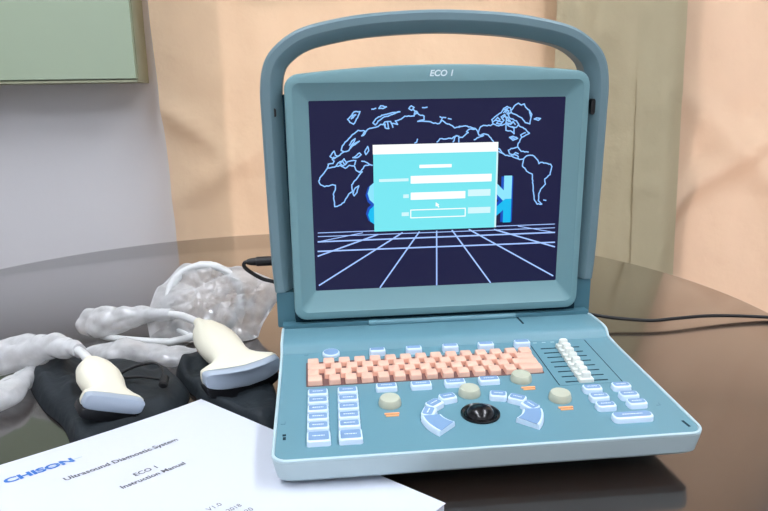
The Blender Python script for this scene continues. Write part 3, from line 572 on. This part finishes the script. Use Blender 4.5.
# ================================================================ clear plastic bags
def crease(v, sc, seed):
    d = noise.voronoi(v * sc + Vector((seed, seed * .37, 0)))[0]; return min(1, (d[1] - d[0]) * 1.6)
def crumple(seed, amp):
    def f(q, p, t):
        d = q - p; r = d.length; k = 1 + amp * .8 * noise.noise(q * 26 + Vector((seed, 0, 0)))
        v = p + d * k + d.normalized() * (crease(q, 36, seed) - .4) * .0030 * min(1, r / .009); v.z = max(v.z, .0012); return v
    return f
def bag_tube(label, pts, radii, seed, m_='film', amp=.5, n=44):
    P = smoothpath(pts, 18); m_n = len(radii) - 1; rad = []
    for i in range(len(P)):
        u = i / (len(P) - 1) * m_n; a = min(int(u), m_n - 1); fr = u - a; ra, rb = radii[a], radii[a + 1]
        rad.append((ra[0] + (rb[0] - ra[0]) * fr, ra[1] + (rb[1] - ra[1]) * fr))
    bm = bmesh.new(); tube(bm, P, rad, n, crumple(seed, amp)); return solo('plastic_bag', mesh(bm, 22), M[m_], label, 'bag')
def bag_pillow(label, outl, c, nrm, th, seed, m_='film'):
    P = smoothpath(outl + [outl[0]], 8)[:-1]; bm = bmesh.new(); F = []
    for sgn in (1, -1):
        L = []
        for k in range(26):
            q = 1 - k / 26.0; ring = []
            for p in P:
                v = c + (p - c) * q; v = v + nrm * sgn * (th * (1 - q * q) ** .6 + (.006 * noise.noise(v * 30 + Vector((seed, sgn, 0))) + .0075 * (crease(v, 30, seed + sgn) - .4) + .0018 * (crease(v, 75, seed - sgn) - .4)) * min(1, (1 - q) * 4))
                v.z = max(v.z, .0012); ring.append(v)
            L.append(ring)
        F.append(L)
    loft(bm, F[1][::-1] + F[0][1:], True, True); return solo('plastic_bag', mesh(bm, 22), M[m_], label, 'bag')
nrm = Vector((0, -.077, .04)).normalized(); pb = Vector((-.2515, .36, .0065))
lp = lambda x, y: onplane(x, y, pb, nrm)
bag_pillow('crumpled clear bag around the white cable coil, left of the machine', [lp(*p) for p in ((150, 338), (147, 318), (152, 300), (157, 288), (163, 284), (170, 277), (178, 268), (186, 263), (200, 265), (214, 262), (228, 267), (240, 266), (255, 272), (272, 279), (279, 283), (278, 298), (270, 312), (262, 326), (256, 343), (250, 350), (238, 347), (215, 349), (190, 347), (170, 345))], lp(208, 303), nrm, .017, 4)
bag_tube('narrow clear bag sleeve drawn over the start of the large probe cable', [at(82, 324, .016), at(90, 323, .02), at(105, 322, .024), at(125, 319, .028), at(150, 315, .034), at(172, 314.5, .039)], [(.006, .006), (.016, .017), (.018, .019), (.013, .014), (.008, .009), (.006, .0065)], 11, 'film2', .35)
bag_tube('flattened clear bag between the two probes, lying along the pouch edge', [at(82, 358, .008), at(100, 354, .010), at(125, 352, .012), at(155, 354, .010), at(185, 356, .009), at(205, 352, .008)], [(.008, .006), (.018, .011), (.024, .014), (.018, .010), (.016, .009), (.007, .005)], 21, 'film', .5)
bag_tube('clear bag sleeve over the small probe cable at the left edge', [at(-30, 362, .022), at(0, 358, .026), at(25, 352, .031), at(50, 347, .040), at(68, 347.5, .045), at(79, 351, .047)], [(.019, .019), (.019, .018), (.017, .016), (.013, .013), (.009, .009), (.0065, .0065)], 31, 'film2', .35)
bag_tube('crumpled clear bag beside the left pouch, at the lower left', [at(-25, 408, .01), at(0, 396, .012), at(14, 386, .013), at(26, 377, .012), at(36, 368, .012), at(48, 361, .014)], [(.020, .012), (.020, .012), (.017, .012), (.011, .010), (.007, .008), (.006, .006)], 41, 'film2', .5)

# ================================================================ the manual
ML, MW, MT = .274, .205, .0098
man = thing('instruction_manual', 'white instruction manual with blue lettering, lying in front of the machine', 'manual', (MA - E1 * MW * .5 - E2 * ML * .5) * 1)
POS[man].z = 0; man.location.z = T
def mp_(a, b, z): v = MA + E1 * a + E2 * b; v.z = z; return v
def book(z0, z1, ins):
    nA = 30; x0, x1, y0, y1 = -MW + ins, -ins, -ML + ins, -ins; bm = bmesh.new()
    loft(bm, [[mp_(a, y, z + lift(a)) for y, z in ((y0, z0), (y1, z0), (y1, z1), (y0, z1))] for a in [x0 + (x1 - x0) * i / nA for i in range(nA + 1)]]); return mesh(bm, 30)
part('pages', book(.0006, MT - .0004, .0008), M['paper'], man)
part('cover', book(MT - .0004, MT, 0), M['paper'], man)
part('back_cover', book(.0002, .0006, 0), M['paper'], man)
def onbook(px, py):
    p = at(px, py, MT)
    for _ in range(8): p = at(px, py, MT + lift((p - MA).dot(E1)))
    return p
def cover_text(name, body, p, width, m_, offset=0, shear=0, ang=None, height=None):
    me = text_me(body, width, offset, shear, height); o_ = onbook(*p); ia = (o_ - MA).dot(E1); ib = (o_ - MA).dot(E2)
    for q in me.vertices: q.co = mp_(ia + q.co.x, ib + q.co.y, MT + lift(ia + q.co.x) + .00025)
    part(name, me, m_, man)
cover_text('brand_lettering', 'CHISON', (6, 484), .0490, M['inkb'], .045, height=.0082)
cover_text('title_line', 'Ultrasound Diagnostic System', (66, 481), .0915, M['ink'], .02)
cover_text('title_line', 'ECO 1', (136, 476.5), .0180, M['ink'], .02)
cover_text('title_line', 'Instruction Manual', (123, 489), .0510, M['ink'], .02)
cover_text('title_line', 'V1.0', (209, 511.5), .0110, M['ink']); cover_text('title_line', '2018', (229, 512.5), .0110, M['ink']); cover_text('title_line', '20', (247.5, 513), .0055, M['ink'])
bm = bmesh.new(); a, b = onbook(42, 470.5), onbook(82, 457)
d_ = (b - a).normalized(); n_ = Vector((-d_.y, d_.x, 0)) * .0003; u_ = Vector((0, 0, .0003)); bm.faces.new([bm.verts.new(q) for q in (a - n_ + u_, b - n_ + u_, b + n_ + u_, a + n_ + u_)]); part('rule_line', mesh(bm), M['inkl'], man)
